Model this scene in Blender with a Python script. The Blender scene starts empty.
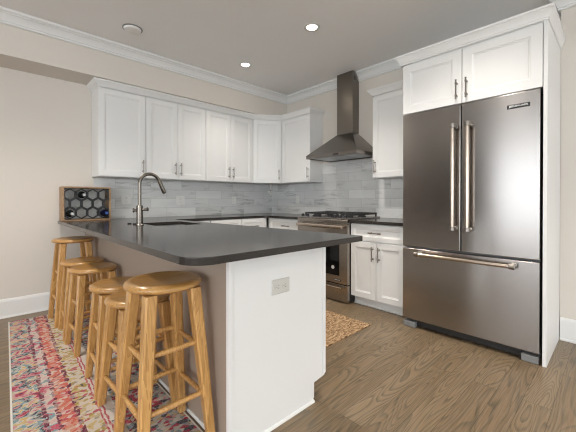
import bpy, bmesh, math, random
from mathutils import Vector, Matrix
random.seed(7)
PI = math.pi
sc = bpy.context.scene
COL = sc.collection

# ------------------------------------------------------------------ camera
cam = bpy.data.cameras.new('camera')
cam.sensor_width = 36.0
cam.lens = 316.92 * 36.0 / 576.0
cam.shift_y = -14.354 / 576.0
cam.clip_start = 0.02
camo = bpy.data.objects.new('camera', cam)
COL.objects.link(camo)
camo.location = (0, 0, 1.1328)
camo.rotation_euler = (PI / 2 - 0.0059, 0, 0.8107 - PI / 2)
sc.camera = camo

# ------------------------------------------------------------------ light set-up
world = bpy.data.worlds.new('world')
sc.world = world
world.use_nodes = True
wbg = world.node_tree.nodes['Background']
wbg.inputs[0].default_value = (0.75, 0.85, 1.0, 1)
wbg.inputs[1].default_value = 0.8
ADDED_GLOW_LEFT = 4.2            # glow of panes added unseen on the left wall for light
ADDED_GLOW_DIM = 1.9      # dimmer added left pane, tuned for its reflection in the refrigerator
ADDED_GLOW_FRONT = 2.3      # glow of panes added behind the camera to light the room
CAN_POWER = 11.0              # watts per ceiling downlight
sc.view_settings.view_transform = 'Standard'
sc.view_settings.look = 'None'
sc.view_settings.gamma = 1.0
sc.view_settings.use_curve_mapping = False
sc.view_settings.exposure = 1.1
sc.cycles.filter_width = 1.15

# ------------------------------------------------------------------ materials
def new_mat(name):
    m = bpy.data.materials.new(name)
    m.use_nodes = True
    nt = m.node_tree
    return m, nt, nt.nodes['Principled BSDF']

def N(nt, kind, **kw):
    n = nt.nodes.new(kind)
    for k, v in kw.items():
        setattr(n, k, v)
    return n

def L(nt, a, b):
    nt.links.new(a, b)

def math_node(nt, op, a, b=None, c=None, clamp=False):
    n = N(nt, 'ShaderNodeMath', operation=op, use_clamp=clamp)
    for i, v in enumerate((a, b, c)):
        if v is None:
            continue
        if isinstance(v, (int, float)):
            n.inputs[i].default_value = v
        else:
            L(nt, v, n.inputs[i])
    return n.outputs[0]

def mix_col(nt, fac, a, b, blend='MIX'):
    n = N(nt, 'ShaderNodeMix', data_type='RGBA', blend_type=blend)
    if isinstance(fac, (int, float)):
        n.inputs[0].default_value = fac
    else:
        L(nt, fac, n.inputs[0])
    for i, v in ((6, a), (7, b)):
        if isinstance(v, tuple):
            n.inputs[i].default_value = (v[0], v[1], v[2], 1)
        else:
            L(nt, v, n.inputs[i])
    return n.outputs[2]

def ramp(nt, fac, stops, interp='LINEAR'):
    r = N(nt, 'ShaderNodeValToRGB')
    r.color_ramp.interpolation = interp
    els = r.color_ramp.elements
    while len(els) < len(stops):
        els.new(0.5)
    for e, (p, c) in zip(els, stops):
        e.position = p
        e.color = (c[0], c[1], c[2], 1) if isinstance(c, tuple) else (c, c, c, 1)
    L(nt, fac, r.inputs[0])
    return r.outputs[0]

def coords(nt, scale=(1, 1, 1), loc=(0, 0, 0), kind='Object'):
    tc = N(nt, 'ShaderNodeTexCoord')
    mp = N(nt, 'ShaderNodeMapping')
    mp.inputs['Scale'].default_value = scale
    mp.inputs['Location'].default_value = loc
    L(nt, tc.outputs[kind], mp.inputs[0])
    return mp.outputs[0]

def noise(nt, vec, scale, detail=2.0, rough=0.5, dist=0.0):
    n = N(nt, 'ShaderNodeTexNoise')
    n.inputs['Scale'].default_value = scale
    n.inputs['Detail'].default_value = detail
    n.inputs['Roughness'].default_value = rough
    n.inputs['Distortion'].default_value = dist
    if vec is not None:
        L(nt, vec, n.inputs['Vector'])
    return n.outputs[0]

def bump(nt, bsdf, h, strength=0.2, dist=0.002):
    b = N(nt, 'ShaderNodeBump')
    b.inputs['Strength'].default_value = strength
    b.inputs['Distance'].default_value = dist
    L(nt, h, b.inputs['Height'])
    L(nt, b.outputs[0], bsdf.inputs['Normal'])

def paint(name, col, rough=0.5, var=0.03, bump_s=0.05, scale=60):
    m, nt, b = new_mat(name)
    v = coords(nt)
    n1 = noise(nt, v, 2.2, 3)
    c = mix_col(nt, n1, tuple(x * (1 - var) for x in col), tuple(min(1, x * (1 + var)) for x in col))
    L(nt, c, b.inputs['Base Color'])
    b.inputs['Roughness'].default_value = rough
    if bump_s:
        bump(nt, b, noise(nt, v, scale * 4, 2), bump_s, 0.001)
    return m

def metal(name, col, rough=0.25, aniso=0.0, brush=None, var=0.06):
    m, nt, b = new_mat(name)
    b.inputs['Metallic'].default_value = 1.0
    b.inputs['Roughness'].default_value = rough
    if brush:
        v = coords(nt, brush)
        n1 = noise(nt, v, 1.0, 4, 0.6)
        c = mix_col(nt, n1, tuple(x * (1 - var) for x in col), tuple(min(1, x * (1 + var)) for x in col))
        L(nt, c, b.inputs['Base Color'])
    else:
        v = coords(nt)
        c = mix_col(nt, noise(nt, v, 12, 2), tuple(x * .96 for x in col), col)
        L(nt, c, b.inputs['Base Color'])
    if aniso:
        b.inputs['Anisotropic'].default_value = aniso
        b.inputs['Anisotropic Rotation'].default_value = 0.25
        t = N(nt, 'ShaderNodeTangent', direction_type='RADIAL', axis='Z')
        L(nt, t.outputs[0], b.inputs['Tangent'])
    return m

def wood(name, cols, grain=(3, 30, 3), rough=0.35, rings=9.0, coat=0.0):
    m, nt, b = new_mat(name)
    oi = N(nt, 'ShaderNodeObjectInfo')
    tc = N(nt, 'ShaderNodeTexCoord')
    off = N(nt, 'ShaderNodeVectorMath', operation='SCALE')
    off.inputs[0].default_value = (7.3, 3.1, 5.7)
    L(nt, oi.outputs['Random'], off.inputs['Scale'])
    add = N(nt, 'ShaderNodeVectorMath', operation='ADD')
    L(nt, tc.outputs['Object'], add.inputs[0])
    L(nt, off.outputs[0], add.inputs[1])
    mp = N(nt, 'ShaderNodeMapping')
    mp.inputs['Scale'].default_value = grain
    L(nt, add.outputs[0], mp.inputs[0])
    n1 = noise(nt, mp.outputs[0], 1.0, 3, 0.5, 0.6)
    rg = math_node(nt, 'FRACT', math_node(nt, 'MULTIPLY', n1, rings))
    mp2 = N(nt, 'ShaderNodeMapping')
    mp2.inputs['Scale'].default_value = tuple(g * 6 for g in grain)
    L(nt, add.outputs[0], mp2.inputs[0])
    n2 = noise(nt, mp2.outputs[0], 1.0, 3, 0.6)
    f = math_node(nt, 'ADD', math_node(nt, 'MULTIPLY', rg, 0.45), math_node(nt, 'MULTIPLY', n2, 0.55))
    c = ramp(nt, f, [(0.15, cols[0]), (0.5, cols[1]), (0.85, cols[2])])
    L(nt, c, b.inputs['Base Color'])
    b.inputs['Roughness'].default_value = rough
    b.inputs['Coat Weight'].default_value = coat
    b.inputs['Coat Roughness'].default_value = 0.2
    bump(nt, b, n2, 0.06, 0.001)
    return m

def plain(name, col, rough=0.5, metallic=0.0, emit=None, strength=0.0):
    m, nt, b = new_mat(name)
    v = coords(nt)
    c = mix_col(nt, noise(nt, v, 25, 2), tuple(x * .95 for x in col), col)
    L(nt, c, b.inputs['Base Color'])
    b.inputs['Roughness'].default_value = rough
    b.inputs['Metallic'].default_value = metallic
    if emit:
        b.inputs['Emission Color'].default_value = (*emit, 1)
        b.inputs['Emission Strength'].default_value = strength
    return m

def floor_material():
    m, nt, b = new_mat('oak_plank_floor')
    v = coords(nt)
    br = N(nt, 'ShaderNodeTexBrick')
    br.offset = 0.37
    br.inputs['Color1'].default_value = (0, 0, 0, 1)
    br.inputs['Color2'].default_value = (1, 1, 1, 1)
    br.inputs['Mortar'].default_value = (0.5, 0.5, 0.5, 1)
    br.inputs['Scale'].default_value = 1.0
    br.inputs['Mortar Size'].default_value = 0.0011
    br.inputs['Mortar Smooth'].default_value = 0.2
    br.inputs['Brick Width'].default_value = 1.35
    br.inputs['Row Height'].default_value = 0.127
    L(nt, v, br.inputs['Vector'])
    seed = N(nt, 'ShaderNodeSeparateColor')
    L(nt, br.outputs['Color'], seed.inputs[0])
    sd = seed.outputs[0]
    comb = N(nt, 'ShaderNodeCombineXYZ')
    L(nt, math_node(nt, 'MULTIPLY', sd, 31.0), comb.inputs[0])
    L(nt, math_node(nt, 'MULTIPLY', sd, 17.0), comb.inputs[1])
    L(nt, math_node(nt, 'MULTIPLY', sd, 23.0), comb.inputs[2])
    add = N(nt, 'ShaderNodeVectorMath', operation='ADD')
    L(nt, v, add.inputs[0])
    L(nt, comb.outputs[0], add.inputs[1])
    mp = N(nt, 'ShaderNodeMapping')
    mp.inputs['Scale'].default_value = (0.95, 6.5, 1)
    L(nt, add.outputs[0], mp.inputs[0])
    n1 = noise(nt, mp.outputs[0], 1.0, 1.5, 0.45, 0.35)
    rg = math_node(nt, 'FRACT', math_node(nt, 'MULTIPLY', n1, 24.0))
    line = ramp(nt, rg, [(0.0, 0.0), (0.45, 0.12), (0.8, 0.9), (0.93, 1.0), (1.0, 0.0)])
    mp2 = N(nt, 'ShaderNodeMapping')
    mp2.inputs['Scale'].default_value = (5, 160, 1)
    L(nt, add.outputs[0], mp2.inputs[0])
    n2 = noise(nt, mp2.outputs[0], 1.0, 3, 0.6)
    base = ramp(nt, sd, [(0.0, (0.172, 0.112, 0.058)), (0.5, (0.20, 0.134, 0.071)), (1.0, (0.238, 0.165, 0.094))])
    dark = (0.07, 0.056, 0.034)
    c = mix_col(nt, math_node(nt, 'MULTIPLY', line, 0.78), base, dark)
    c = mix_col(nt, math_node(nt, 'MULTIPLY', ramp(nt, n2, [(0.35, 0.0), (0.75, 1.0)]), 0.35), c, (0.40, 0.31, 0.22))
    c = mix_col(nt, br.outputs['Fac'], c, (0.06, 0.04, 0.025))
    L(nt, c, b.inputs['Base Color'])
    b.inputs['Roughness'].default_value = 0.36
    hb = math_node(nt, 'SUBTRACT', math_node(nt, 'MULTIPLY', n2, 0.3), br.outputs['Fac'])
    bump(nt, b, hb, 0.18, 0.0015)
    return m

def tile_material(name, axis):
    """pale grey marble-look tiles; axis = world axis along the wall"""
    m, nt, b = new_mat(name)
    tc = N(nt, 'ShaderNodeTexCoord')
    sp = N(nt, 'ShaderNodeSeparateXYZ')
    geo = N(nt, 'ShaderNodeNewGeometry')
    L(nt, geo.outputs['Position'], sp.inputs[0])
    cb = N(nt, 'ShaderNodeCombineXYZ')
    L(nt, sp.outputs[axis], cb.inputs[0])
    L(nt, sp.outputs[2], cb.inputs[1])
    br = N(nt, 'ShaderNodeTexBrick')
    br.offset = 0.5
    br.inputs['Color1'].default_value = (0, 0, 0, 1)
    br.inputs['Color2'].default_value = (1, 1, 1, 1)
    br.inputs['Mortar'].default_value = (.5, .5, .5, 1)
    br.inputs['Scale'].default_value = 1.0
    br.inputs['Mortar Size'].default_value = 0.0016
    br.inputs['Brick Width'].default_value = 0.405
    br.inputs['Row Height'].default_value = 0.1165
    mp0 = N(nt, 'ShaderNodeMapping')
    mp0.inputs['Location'].default_value = (0.13, -0.914, 0)
    L(nt, cb.outputs[0], mp0.inputs[0])
    L(nt, mp0.outputs[0], br.inputs['Vector'])
    sep = N(nt, 'ShaderNodeSeparateColor')
    L(nt, br.outputs['Color'], sep.inputs[0])
    sd = sep.outputs[0]
    off = N(nt, 'ShaderNodeCombineXYZ')
    L(nt, math_node(nt, 'MULTIPLY', sd, 19.0), off.inputs[0])
    L(nt, math_node(nt, 'MULTIPLY', sd, 41.0), off.inputs[1])
    add = N(nt, 'ShaderNodeVectorMath', operation='ADD')
    L(nt, cb.outputs[0], add.inputs[0])
    L(nt, off.outputs[0], add.inputs[1])
    rot = N(nt, 'ShaderNodeMapping')
    rot.inputs['Rotation'].default_value = (0, 0, -0.45)
    rot.inputs['Scale'].default_value = (1.5, 8.0, 1)
    L(nt, add.outputs[0], rot.inputs[0])
    n1 = noise(nt, rot.outputs[0], 1.0, 4, 0.55, 0.5)
    vein = ramp(nt, n1, [(0.46, 0.0), (0.495, 1.0), (0.505, 0.9), (0.56, 0.0)])
    gate = ramp(nt, noise(nt, add.outputs[0], 3.0, 2), [(0.45, 0.0), (0.65, 1.0)])
    n2 = noise(nt, rot.outputs[0], 0.5, 3)
    base = ramp(nt, n2, [(0.3, (0.64, 0.64, 0.63)), (0.7, (0.80, 0.80, 0.79))])
    c = mix_col(nt, math_node(nt, 'MULTIPLY', math_node(nt, 'MULTIPLY', vein, gate), 0.6), base, (0.22, 0.21, 0.20))
    c = mix_col(nt, math_node(nt, 'MULTIPLY', sd, 0.28), c, (0.40, 0.395, 0.385))
    c = mix_col(nt, math_node(nt, 'MULTIPLY', br.outputs['Fac'], 0.9), c, (0.42, 0.41, 0.395))
    L(nt, c, b.inputs['Base Color'])
    b.inputs['Roughness'].default_value = 0.18
    bump(nt, b, math_node(nt, 'SUBTRACT', 1.0, br.outputs['Fac']), 0.25, 0.0015)
    return m

def quartz_material():
    m, nt, b = new_mat('charcoal_quartz')
    v = coords(nt)
    n1 = noise(nt, v, 420, 2, 0.6)
    n2 = noise(nt, v, 4, 3)
    c = mix_col(nt, ramp(nt, n1, [(0.4, 0.0), (0.75, 1.0)]), (0.024, 0.0205, 0.0185), (0.066, 0.057, 0.051))
    c = mix_col(nt, math_node(nt, 'MULTIPLY', n2, 0.3), c, (0.046, 0.040, 0.036))
    L(nt, c, b.inputs['Base Color'])
    b.inputs['Roughness'].default_value = 0.16
    b.inputs['Specular IOR Level'].default_value = 0.3
    return m

def rug_material():
    """woven runner: bands along its length (object x runs across, 0..0.58)"""
    m, nt, b = new_mat('woven_runner')
    tc = N(nt, 'ShaderNodeTexCoord')
    sp = N(nt, 'ShaderNodeSeparateXYZ')
    L(nt, tc.outputs['Object'], sp.inputs[0])
    v = tc.outputs['Object']
    wob = noise(nt, v, 26, 2)
    x = math_node(nt, 'ADD', sp.outputs[0], math_node(nt, 'MULTIPLY', math_node(nt, 'SUBTRACT', wob, 0.5), 0.022))
    xn = math_node(nt, 'DIVIDE', x, 0.60)
    cells = N(nt, 'ShaderNodeTexVoronoi')
    cells.inputs['Scale'].default_value = 1.0
    mp = N(nt, 'ShaderNodeMapping')
    mp.inputs['Scale'].default_value = (44, 56, 1)
    L(nt, v, mp.inputs[0])
    L(nt, mp.outputs[0], cells.inputs['Vector'])
    cs = N(nt, 'ShaderNodeSeparateColor')
    L(nt, cells.outputs['Color'], cs.inputs[0])
    rnd = cs.outputs[0]
    rnd2 = cs.outputs[1]
    # left field: blocks of several colours following the length
    mpb = N(nt, 'ShaderNodeMapping')
    mpb.inputs['Scale'].default_value = (9, 11, 1)
    mpb.inputs['Location'].default_value = (3.3, 1.7, 0)
    L(nt, v, mpb.inputs[0])
    nb = noise(nt, mpb.outputs[0], 1.0, 2, 0.6, 0.4)
    nbc = math_node(nt, 'ADD', nb, math_node(nt, 'MULTIPLY', math_node(nt, 'SUBTRACT', rnd, 0.5), 0.07))
    field = ramp(nt, nbc, [(0.0, (0.04, 0.04, 0.05)), (0.31, (0.40, 0.05, 0.10)), (0.385, (0.56, 0.27, 0.30)), (0.435, (0.55, 0.40, 0.16)), (0.470, (0.58, 0.52, 0.44)),
                          (0.495, (0.20, 0.31, 0.34)), (0.545, (0.04, 0.04, 0.05)), (0.585, (0.54, 0.25, 0.28)), (0.65, (0.42, 0.05, 0.10))], 'CONSTANT')
    pinkc = ramp(nt, nbc, [(0.0, (0.48, 0.09, 0.14)), (0.42, (0.60, 0.42, 0.40)), (0.50, (0.60, 0.52, 0.46)), (0.57, (0.22, 0.32, 0.36)), (0.64, (0.52, 0.10, 0.15))], 'CONSTANT')
    coral = ramp(nt, rnd, [(0.0, (0.58, 0.13, 0.10)), (0.36, (0.58, 0.25, 0.17)), (0.58, (0.48, 0.08, 0.11)), (0.70, (0.62, 0.46, 0.40)), (0.95, (0.16, 0.03, 0.06))], 'CONSTANT')
    olive = ramp(nt, rnd, [(0.0, (0.60, 0.53, 0.45)), (0.46, (0.38, 0.28, 0.09)), (0.66, (0.54, 0.41, 0.19)), (0.84, (0.44, 0.10, 0.12)), (0.93, (0.10, 0.08, 0.07))], 'CONSTANT')
    cream = ramp(nt, rnd, [(0.0, (0.62, 0.56, 0.50)), (0.86, (0.45, 0.40, 0.37)), (0.95, (0.10, 0.11, 0.14))], 'CONSTANT')
    redline = (0.44, 0.08, 0.10)
    under = ramp(nt, rnd, [(0.0, (0.45, 0.42, 0.38)), (0.32, (0.20, 0.26, 0.29)), (0.52, (0.36, 0.05, 0.08)), (0.74, (0.48, 0.36, 0.20)), (0.86, (0.07, 0.07, 0.09))], 'CONSTANT')

    def step(edge):
        return math_node(nt, 'GREATER_THAN', xn, edge)
    c = field
    for e, cc in ((0.21, pinkc), (0.30, coral), (0.43, olive), (0.575, redline), (0.59, cream), (0.605, redline), (0.62, cream),
                  (0.70, under), (1.30, cream)):
        c = mix_col(nt, step(e), c, cc)
    # dark flecks along the seams of the bands and overall weave flecks
    for e in (0.21, 0.30, 0.43):
        d = math_node(nt, 'LESS_THAN', math_node(nt, 'ABSOLUTE', math_node(nt, 'SUBTRACT', xn, e)), 0.018)
        k = math_node(nt, 'MULTIPLY', d, math_node(nt, 'GREATER_THAN', rnd2, 0.45))
        c = mix_col(nt, k, c, (0.16, 0.03, 0.06))
    fl = math_node(nt, 'GREATER_THAN', rnd2, 0.80)
    c = mix_col(nt, math_node(nt, 'MULTIPLY', fl, 0.4), c, (0.64, 0.56, 0.50))
    fine = noise(nt, v, 170, 2, 0.6)
    c = mix_col(nt, math_node(nt, 'MULTIPLY', ramp(nt, fine, [(0.48, 0.0), (0.62, 1.0)]), 0.18), c, (0.68, 0.60, 0.52))
    L(nt, c, b.inputs['Base Color'])
    b.inputs['Roughness'].default_value = 0.95
    b.inputs['Specular IOR Level'].default_value = 0.1
    bump(nt, b, math_node(nt, 'ADD', noise(nt, v, 300, 2), rnd), 0.5, 0.003)
    return m

def jute_material():
    m, nt, b = new_mat('braided_jute')
    v = coords(nt, (1, 1, 1))
    mp = coords(nt, (26, 60, 1))
    n1 = noise(nt, mp, 1.0, 3, 0.6, 0.6)
    n2 = noise(nt, v, 95, 3, 0.7)
    f = math_node(nt, 'ADD', math_node(nt, 'MULTIPLY', n1, 0.6), math_node(nt, 'MULTIPLY', n2, 0.4))
    c = ramp(nt, f, [(0.41, (0.13, 0.065, 0.026)), (0.50, (0.36, 0.22, 0.11)), (0.60, (0.62, 0.44, 0.27))])
    L(nt, c, b.inputs['Base Color'])
    b.inputs['Roughness'].default_value = 0.95
    bump(nt, b, f, 0.9, 0.008)
    return m

M = dict(
    cabinet=paint('white_cabinet_paint', (0.80, 0.795, 0.785), 0.38, 0.012, 0),
    trim=paint('white_trim_paint', (0.78, 0.775, 0.76), 0.4, 0.012, 0),
    wall=paint('greige_wall_paint', (0.69, 0.64, 0.58), 0.7, 0.02, 0.06),
    ceiling=paint('ceiling_paint', (0.88, 0.87, 0.855), 0.8, 0.015, 0.05),
    taupe=paint('peninsula_back_paint', (0.36, 0.285, 0.23), 0.6, 0.02, 0.03),
    floor=floor_material(),
    tile_x=tile_material('marble_tile_back', 0),
    tile_y=tile_material('marble_tile_right', 1),
    quartz=quartz_material(),
    rug=rug_material(),
    jute=jute_material(),
    binding=plain('cream_binding', (0.74, 0.71, 0.66), 0.9),
    steel=metal('brushed_steel', (0.39, 0.37, 0.355), 0.22, 0.8, (4, 4, 260), 0.04),
    hoodsteel=metal('hood_steel', (0.23, 0.21, 0.19), 0.28, 0.5, None, 0.06),
    rangesteel=metal('range_steel', (0.42, 0.38, 0.34), 0.26, 0.5, None, 0.05),
    sinksteel=metal('sink_steel', (0.42, 0.42, 0.42), 0.3),
    nickel=metal('satin_nickel', (0.29, 0.265, 0.24), 0.28),
    bronze=metal('warm_steel', (0.52, 0.44, 0.37), 0.25),
    faucet=metal('faucet_nickel', (0.20, 0.178, 0.155), 0.25),
    oak=wood('honey_oak', ((0.36, 0.175, 0.05), (0.55, 0.295, 0.095), (0.66, 0.385, 0.14)), (24, 24, 2.2), 0.34, 6.0, 0.25),
    oakseat=wood('honey_oak_seat', ((0.32, 0.155, 0.042), (0.48, 0.25, 0.075), (0.58, 0.325, 0.11)), (2.0, 22, 22), 0.28, 7.0, 0.4),
    darkwood=wood('dark_brown_wood', ((0.05, 0.028, 0.016), (0.085, 0.05, 0.03), (0.12, 0.075, 0.045)), (24, 24, 2.2), 0.4, 6.0),
    rackwood=wood('rack_wood', ((0.22, 0.125, 0.065), (0.36, 0.22, 0.12), (0.46, 0.30, 0.17)), (3, 25, 25), 0.5, 6.0),
    black=plain('black_metal', (0.008, 0.008, 0.0085), 0.45),
    iron=plain('cast_iron', (0.014, 0.014, 0.015), 0.5),
    dark=plain('dark_gap', (0.02, 0.018, 0.017), 0.6),
    glassblack=plain('oven_glass', (0.006, 0.006, 0.007), 0.05),
    outlet=plain('outlet_plastic', (0.76, 0.75, 0.72), 0.3),
    outletgrey=plain('outlet_plastic_grey', (0.60, 0.58, 0.54), 0.35),
    slot=plain('outlet_slot', (0.03, 0.03, 0.03), 0.6),
    bottle=plain('dark_green_glass', (0.006, 0.008, 0.007), 0.06),
    bottleblue=plain('dark_blue_glass', (0.006, 0.009, 0.03), 0.06),
    foil=metal('silver_foil', (0.30, 0.29, 0.28), 0.3),
    bluefoil=metal('blue_foil', (0.06, 0.11, 0.33), 0.3),
    grey=plain('grey_plastic', (0.22, 0.22, 0.22), 0.45),
    white=plain('white_plastic', (0.72, 0.71, 0.68), 0.45),
    badge=plain('badge_white', (0.80, 0.80, 0.80), 0.4),
    badgeblack=plain('badge_black', (0.012, 0.012, 0.013), 0.35),
    glow=plain('lamp_glow', (1, 1, 1), 0.4, 0, (1.0, 0.86, 0.66), 14.0),
    pane=plain('added_glow_pane', (0.8, 0.85, 0.9), 0.2, 0, (0.88, 0.95, 1.0), ADDED_GLOW_LEFT),
    glowpanedim=plain('added_dim_pane', (0.8, 0.85, 0.9), 0.2, 0, (0.90, 0.95, 1.0), ADDED_GLOW_DIM),
    glowpanefront=plain('added_glow_pane_front', (0.8, 0.85, 0.9), 0.2, 0, (0.88, 0.95, 1.0), ADDED_GLOW_FRONT),
    shine=metal('chrome', (0.85, 0.85, 0.85), 0.08),
    ovenmark=plain('pale_mark', (0.62, 0.62, 0.60), 0.4),
)

# ------------------------------------------------------------------ mesh helpers
def new_bm():
    return bmesh.new()

def box(bm, x0, x1, y0, y1, z0, z1, bev=0.0, seg=2):
    x0, x1 = sorted((x0, x1)); y0, y1 = sorted((y0, y1)); z0, z1 = sorted((z0, z1))
    t = bmesh.new()
    bmesh.ops.create_cube(t, size=1)
    for v in t.verts:
        v.co = Vector(((x0 + x1) / 2 + v.co.x * (x1 - x0), (y0 + y1) / 2 + v.co.y * (y1 - y0), (z0 + z1) / 2 + v.co.z * (z1 - z0)))
    if bev:
        bmesh.ops.bevel(t, geom=t.edges[:], offset=bev, segments=seg, profile=0.5, affect='EDGES')
    merge(bm, t)

def merge(bm, t):
    me = bpy.data.meshes.new('tmp')
    t.to_mesh(me); t.free()
    bm.from_mesh(me)
    bpy.data.meshes.remove(me)

def frame_of(d):
    d = Vector(d).normalized()
    a = Vector((0, 0, 1)) if abs(d.z) < 0.9 else Vector((1, 0, 0))
    u = a.cross(d).normalized()
    return u, d.cross(u)

def tube(bm, pts, r, n=12, caps=True):
    """round tube along points; r = number or list"""
    pts = [Vector(p) for p in pts]
    rs = r if isinstance(r, (list, tuple)) else [r] * len(pts)
    rings = []
    u0 = None
    for i, p in enumerate(pts):
        d = (pts[min(i + 1, len(pts) - 1)] - pts[max(i - 1, 0)]).normalized()
        if u0 is None:
            u, w = frame_of(d)
        else:
            u = (u0 - d * u0.dot(d)).normalized(); w = d.cross(u)
        u0 = u
        rings.append([bm.verts.new(p + (u * math.cos(2 * PI * k / n) + w * math.sin(2 * PI * k / n)) * rs[i]) for k in range(n)])
    for a, b in zip(rings, rings[1:]):
        for k in range(n):
            bm.faces.new((a[k], a[(k + 1) % n], b[(k + 1) % n], b[k]))
    if caps:
        bm.faces.new(rings[0][::-1]); bm.faces.new(rings[-1])

def lathe(bm, profile, center, n=32, axis=(0, 0, 1)):
    """profile [(r, h)] revolved about axis through center"""
    c = Vector(center); d = Vector(axis).normalized(); u, w = frame_of(d)
    rings = []
    for r, h in profile:
        if r < 1e-6:
            rings.append([bm.verts.new(c + d * h)])
        else:
            rings.append([bm.verts.new(c + d * h + (u * math.cos(2 * PI * k / n) + w * math.sin(2 * PI * k / n)) * r) for k in range(n)])
    for a, b in zip(rings, rings[1:]):
        for k in range(n):
            k2 = (k + 1) % n
            if len(a) == 1 and len(b) == 1:
                continue
            if len(a) == 1:
                bm.faces.new((a[0], b[k2], b[k]))
            elif len(b) == 1:
                bm.faces.new((a[k], a[k2], b[0]))
            else:
                bm.faces.new((a[k], a[k2], b[k2], b[k]))

def rings_loft(bm, O, U, V, W, rings, fill=True):
    """rings: list of (u0,u1,v0,v1,n) rectangles lofted; last one filled"""
    O, U, V, W = Vector(O), Vector(U), Vector(V), Vector(W)
    prev = None
    for (u0, u1, v0, v1, n) in rings:
        cur = [bm.verts.new(O + U * a + V * b + W * n) for a, b in ((u0, v0), (u1, v0), (u1, v1), (u0, v1))]
        if prev:
            for k in range(4):
                bm.faces.new((prev[k], prev[(k + 1) % 4], cur[(k + 1) % 4], cur[k]))
        prev = cur
    if fill:
        bm.faces.new(prev)

def shaker(O, U, W, w, h, th=0.02, fr=0.058, gap=0.002):
    """recessed-panel door; O = lower corner on the box front, U = along width, W = outward"""
    bm = new_bm()
    g = gap
    R = []
    def r(i, n):
        R.append((g + i, w - g - i, g + i, h - g - i, n))
    r(0, 0.001); r(0, th - 0.002); r(0.002, th); r(fr, th); r(fr + 0.003, th - 0.005); r(fr + 0.010, th - 0.006); r(fr + 0.013, th - 0.010)
    rings_loft(bm, O, U, (0, 0, 1), W, R)
    # back face
    O_, U_, W_ = Vector(O), Vector(U), Vector(W)
    b = [bm.verts.new(O_ + U_ * a + Vector((0, 0, 1)) * c + W_ * 0.001) for a, c in ((g, g), (g, h - g), (w - g, h - g), (w - g, g))]
    bm.faces.new(b)
    bmesh.ops.remove_doubles(bm, verts=bm.verts[:], dist=1e-6)
    return bm

def pull(p0, p1, W, r=0.0055, stand=0.03):
    """bar pull between p0 and p1 (posts near the ends) on a face with outward normal W"""
    bm = new_bm()
    p0, p1, W = Vector(p0), Vector(p1), Vector(W)
    d = (p1 - p0).normalized()
    tube(bm, [p0 + W * stand, p1 + W * stand], r, 10)
    for q in (p0 + d * 0.025, p1 - d * 0.025):
        tube(bm, [q + W * 0.0005, q + W * 0.005, q + W * 0.006, q + W * stand], [0.0085, 0.0085, r, r], 10)
        tube(bm, [q + W * stand - d * 0.007, q + W * stand + d * 0.007], r * 1.45, 10)
    for q, s in ((p0, 1), (p1, -1)):
        tube(bm, [q + W * stand - d * 0.001 * s, q + W * stand + d * 0.006 * s], r * 1.35, 10)
    return bm

def sweep(bm, path, profile, closed=False):
    """profile [(offset to the right-hand side of travel, z)] swept along an xy path with mitres"""
    P = [Vector((p[0], p[1])) for p in path]
    rings = []
    for i, p in enumerate(P):
        dirs = []
        if i > 0: dirs.append((P[i] - P[i - 1]).normalized())
        if i < len(P) - 1: dirs.append((P[i + 1] - P[i]).normalized())
        nrm = [Vector((d.y, -d.x)) for d in dirs]
        if len(nrm) == 2:
            m = (nrm[0] + nrm[1]).normalized(); m = m / max(0.2, m.dot(nrm[0]))
        else:
            m = nrm[0]
        rings.append([bm.verts.new((p.x + m.x * o, p.y + m.y * o, z)) for o, z in profile])
    n = len(profile)
    for a, b in zip(rings, rings[1:]):
        for k in range(n):
            bm.faces.new((a[k], b[k], b[(k + 1) % n], a[(k + 1) % n]))
    bm.faces.new(rings[0]); bm.faces.new(rings[-1][::-1])

def prism(bm, poly, z0, z1, bev=0.0):
    t = bmesh.new()
    vs = [t.verts.new((x, y, z0)) for x, y in poly]
    f = t.faces.new(vs)
    r = bmesh.ops.extrude_face_region(t, geom=[f])
    for v in r['geom']:
        if isinstance(v, bmesh.types.BMVert): v.co.z = z1
    bmesh.ops.recalc_face_normals(t, faces=t.faces[:])
    if bev:
        bmesh.ops.bevel(t, geom=t.edges[:], offset=bev, segments=2, profile=0.5, affect='EDGES')
    merge(bm, t)

def total_loc(o):
    v = Vector((0, 0, 0))
    while o is not None:
        v = v + o.location; o = o.parent
    return v

def obj(name, bm, mat, parent=None, angle=35, base=None):
    """links bm (in world coordinates) as one mesh object; base = origin of a top-level object"""
    off = total_loc(parent) if parent is not None else Vector(base or (0, 0, 0))
    if off.length:
        bmesh.ops.translate(bm, verts=bm.verts[:], vec=-off)
    bmesh.ops.recalc_face_normals(bm, faces=bm.faces[:])
    me = bpy.data.meshes.new(name)
    bm.to_mesh(me); bm.free()
    me.materials.append(M[mat] if isinstance(mat, str) else mat)
    me.shade_smooth()
    me.set_sharp_from_angle(angle=math.radians(angle))
    o = bpy.data.objects.new(name, me)
    COL.objects.link(o)
    wn = o.modifiers.new('weighted_normal', 'WEIGHTED_NORMAL')
    wn.keep_sharp = True
    wn.weight = 90
    if parent is not None:
        o.parent = parent
    elif base:
        o.location = base
    return o

def thing(name, label, cat, loc=(0, 0, 0), group=None):
    o = bpy.data.objects.new(name, None)
    o.empty_display_size = 0.1
    COL.objects.link(o)
    o.location = loc
    o['label'] = label; o['category'] = cat
    if group: o['group'] = group
    return o

def tag(o, label, cat, group=None, kind=None):
    o['label'] = label; o['category'] = cat
    if group: o['group'] = group
    if kind: o['kind'] = kind
    return o

def struct(name, bm, mat, label=None, cat=None, angle=35):
    o = obj(name, bm, mat, None, angle)
    o['kind'] = 'structure'
    if label: o['label'] = label
    if cat: o['category'] = cat
    return o

def kids(o):
    return [c for c in bpy.data.objects if c.parent is o]

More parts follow.
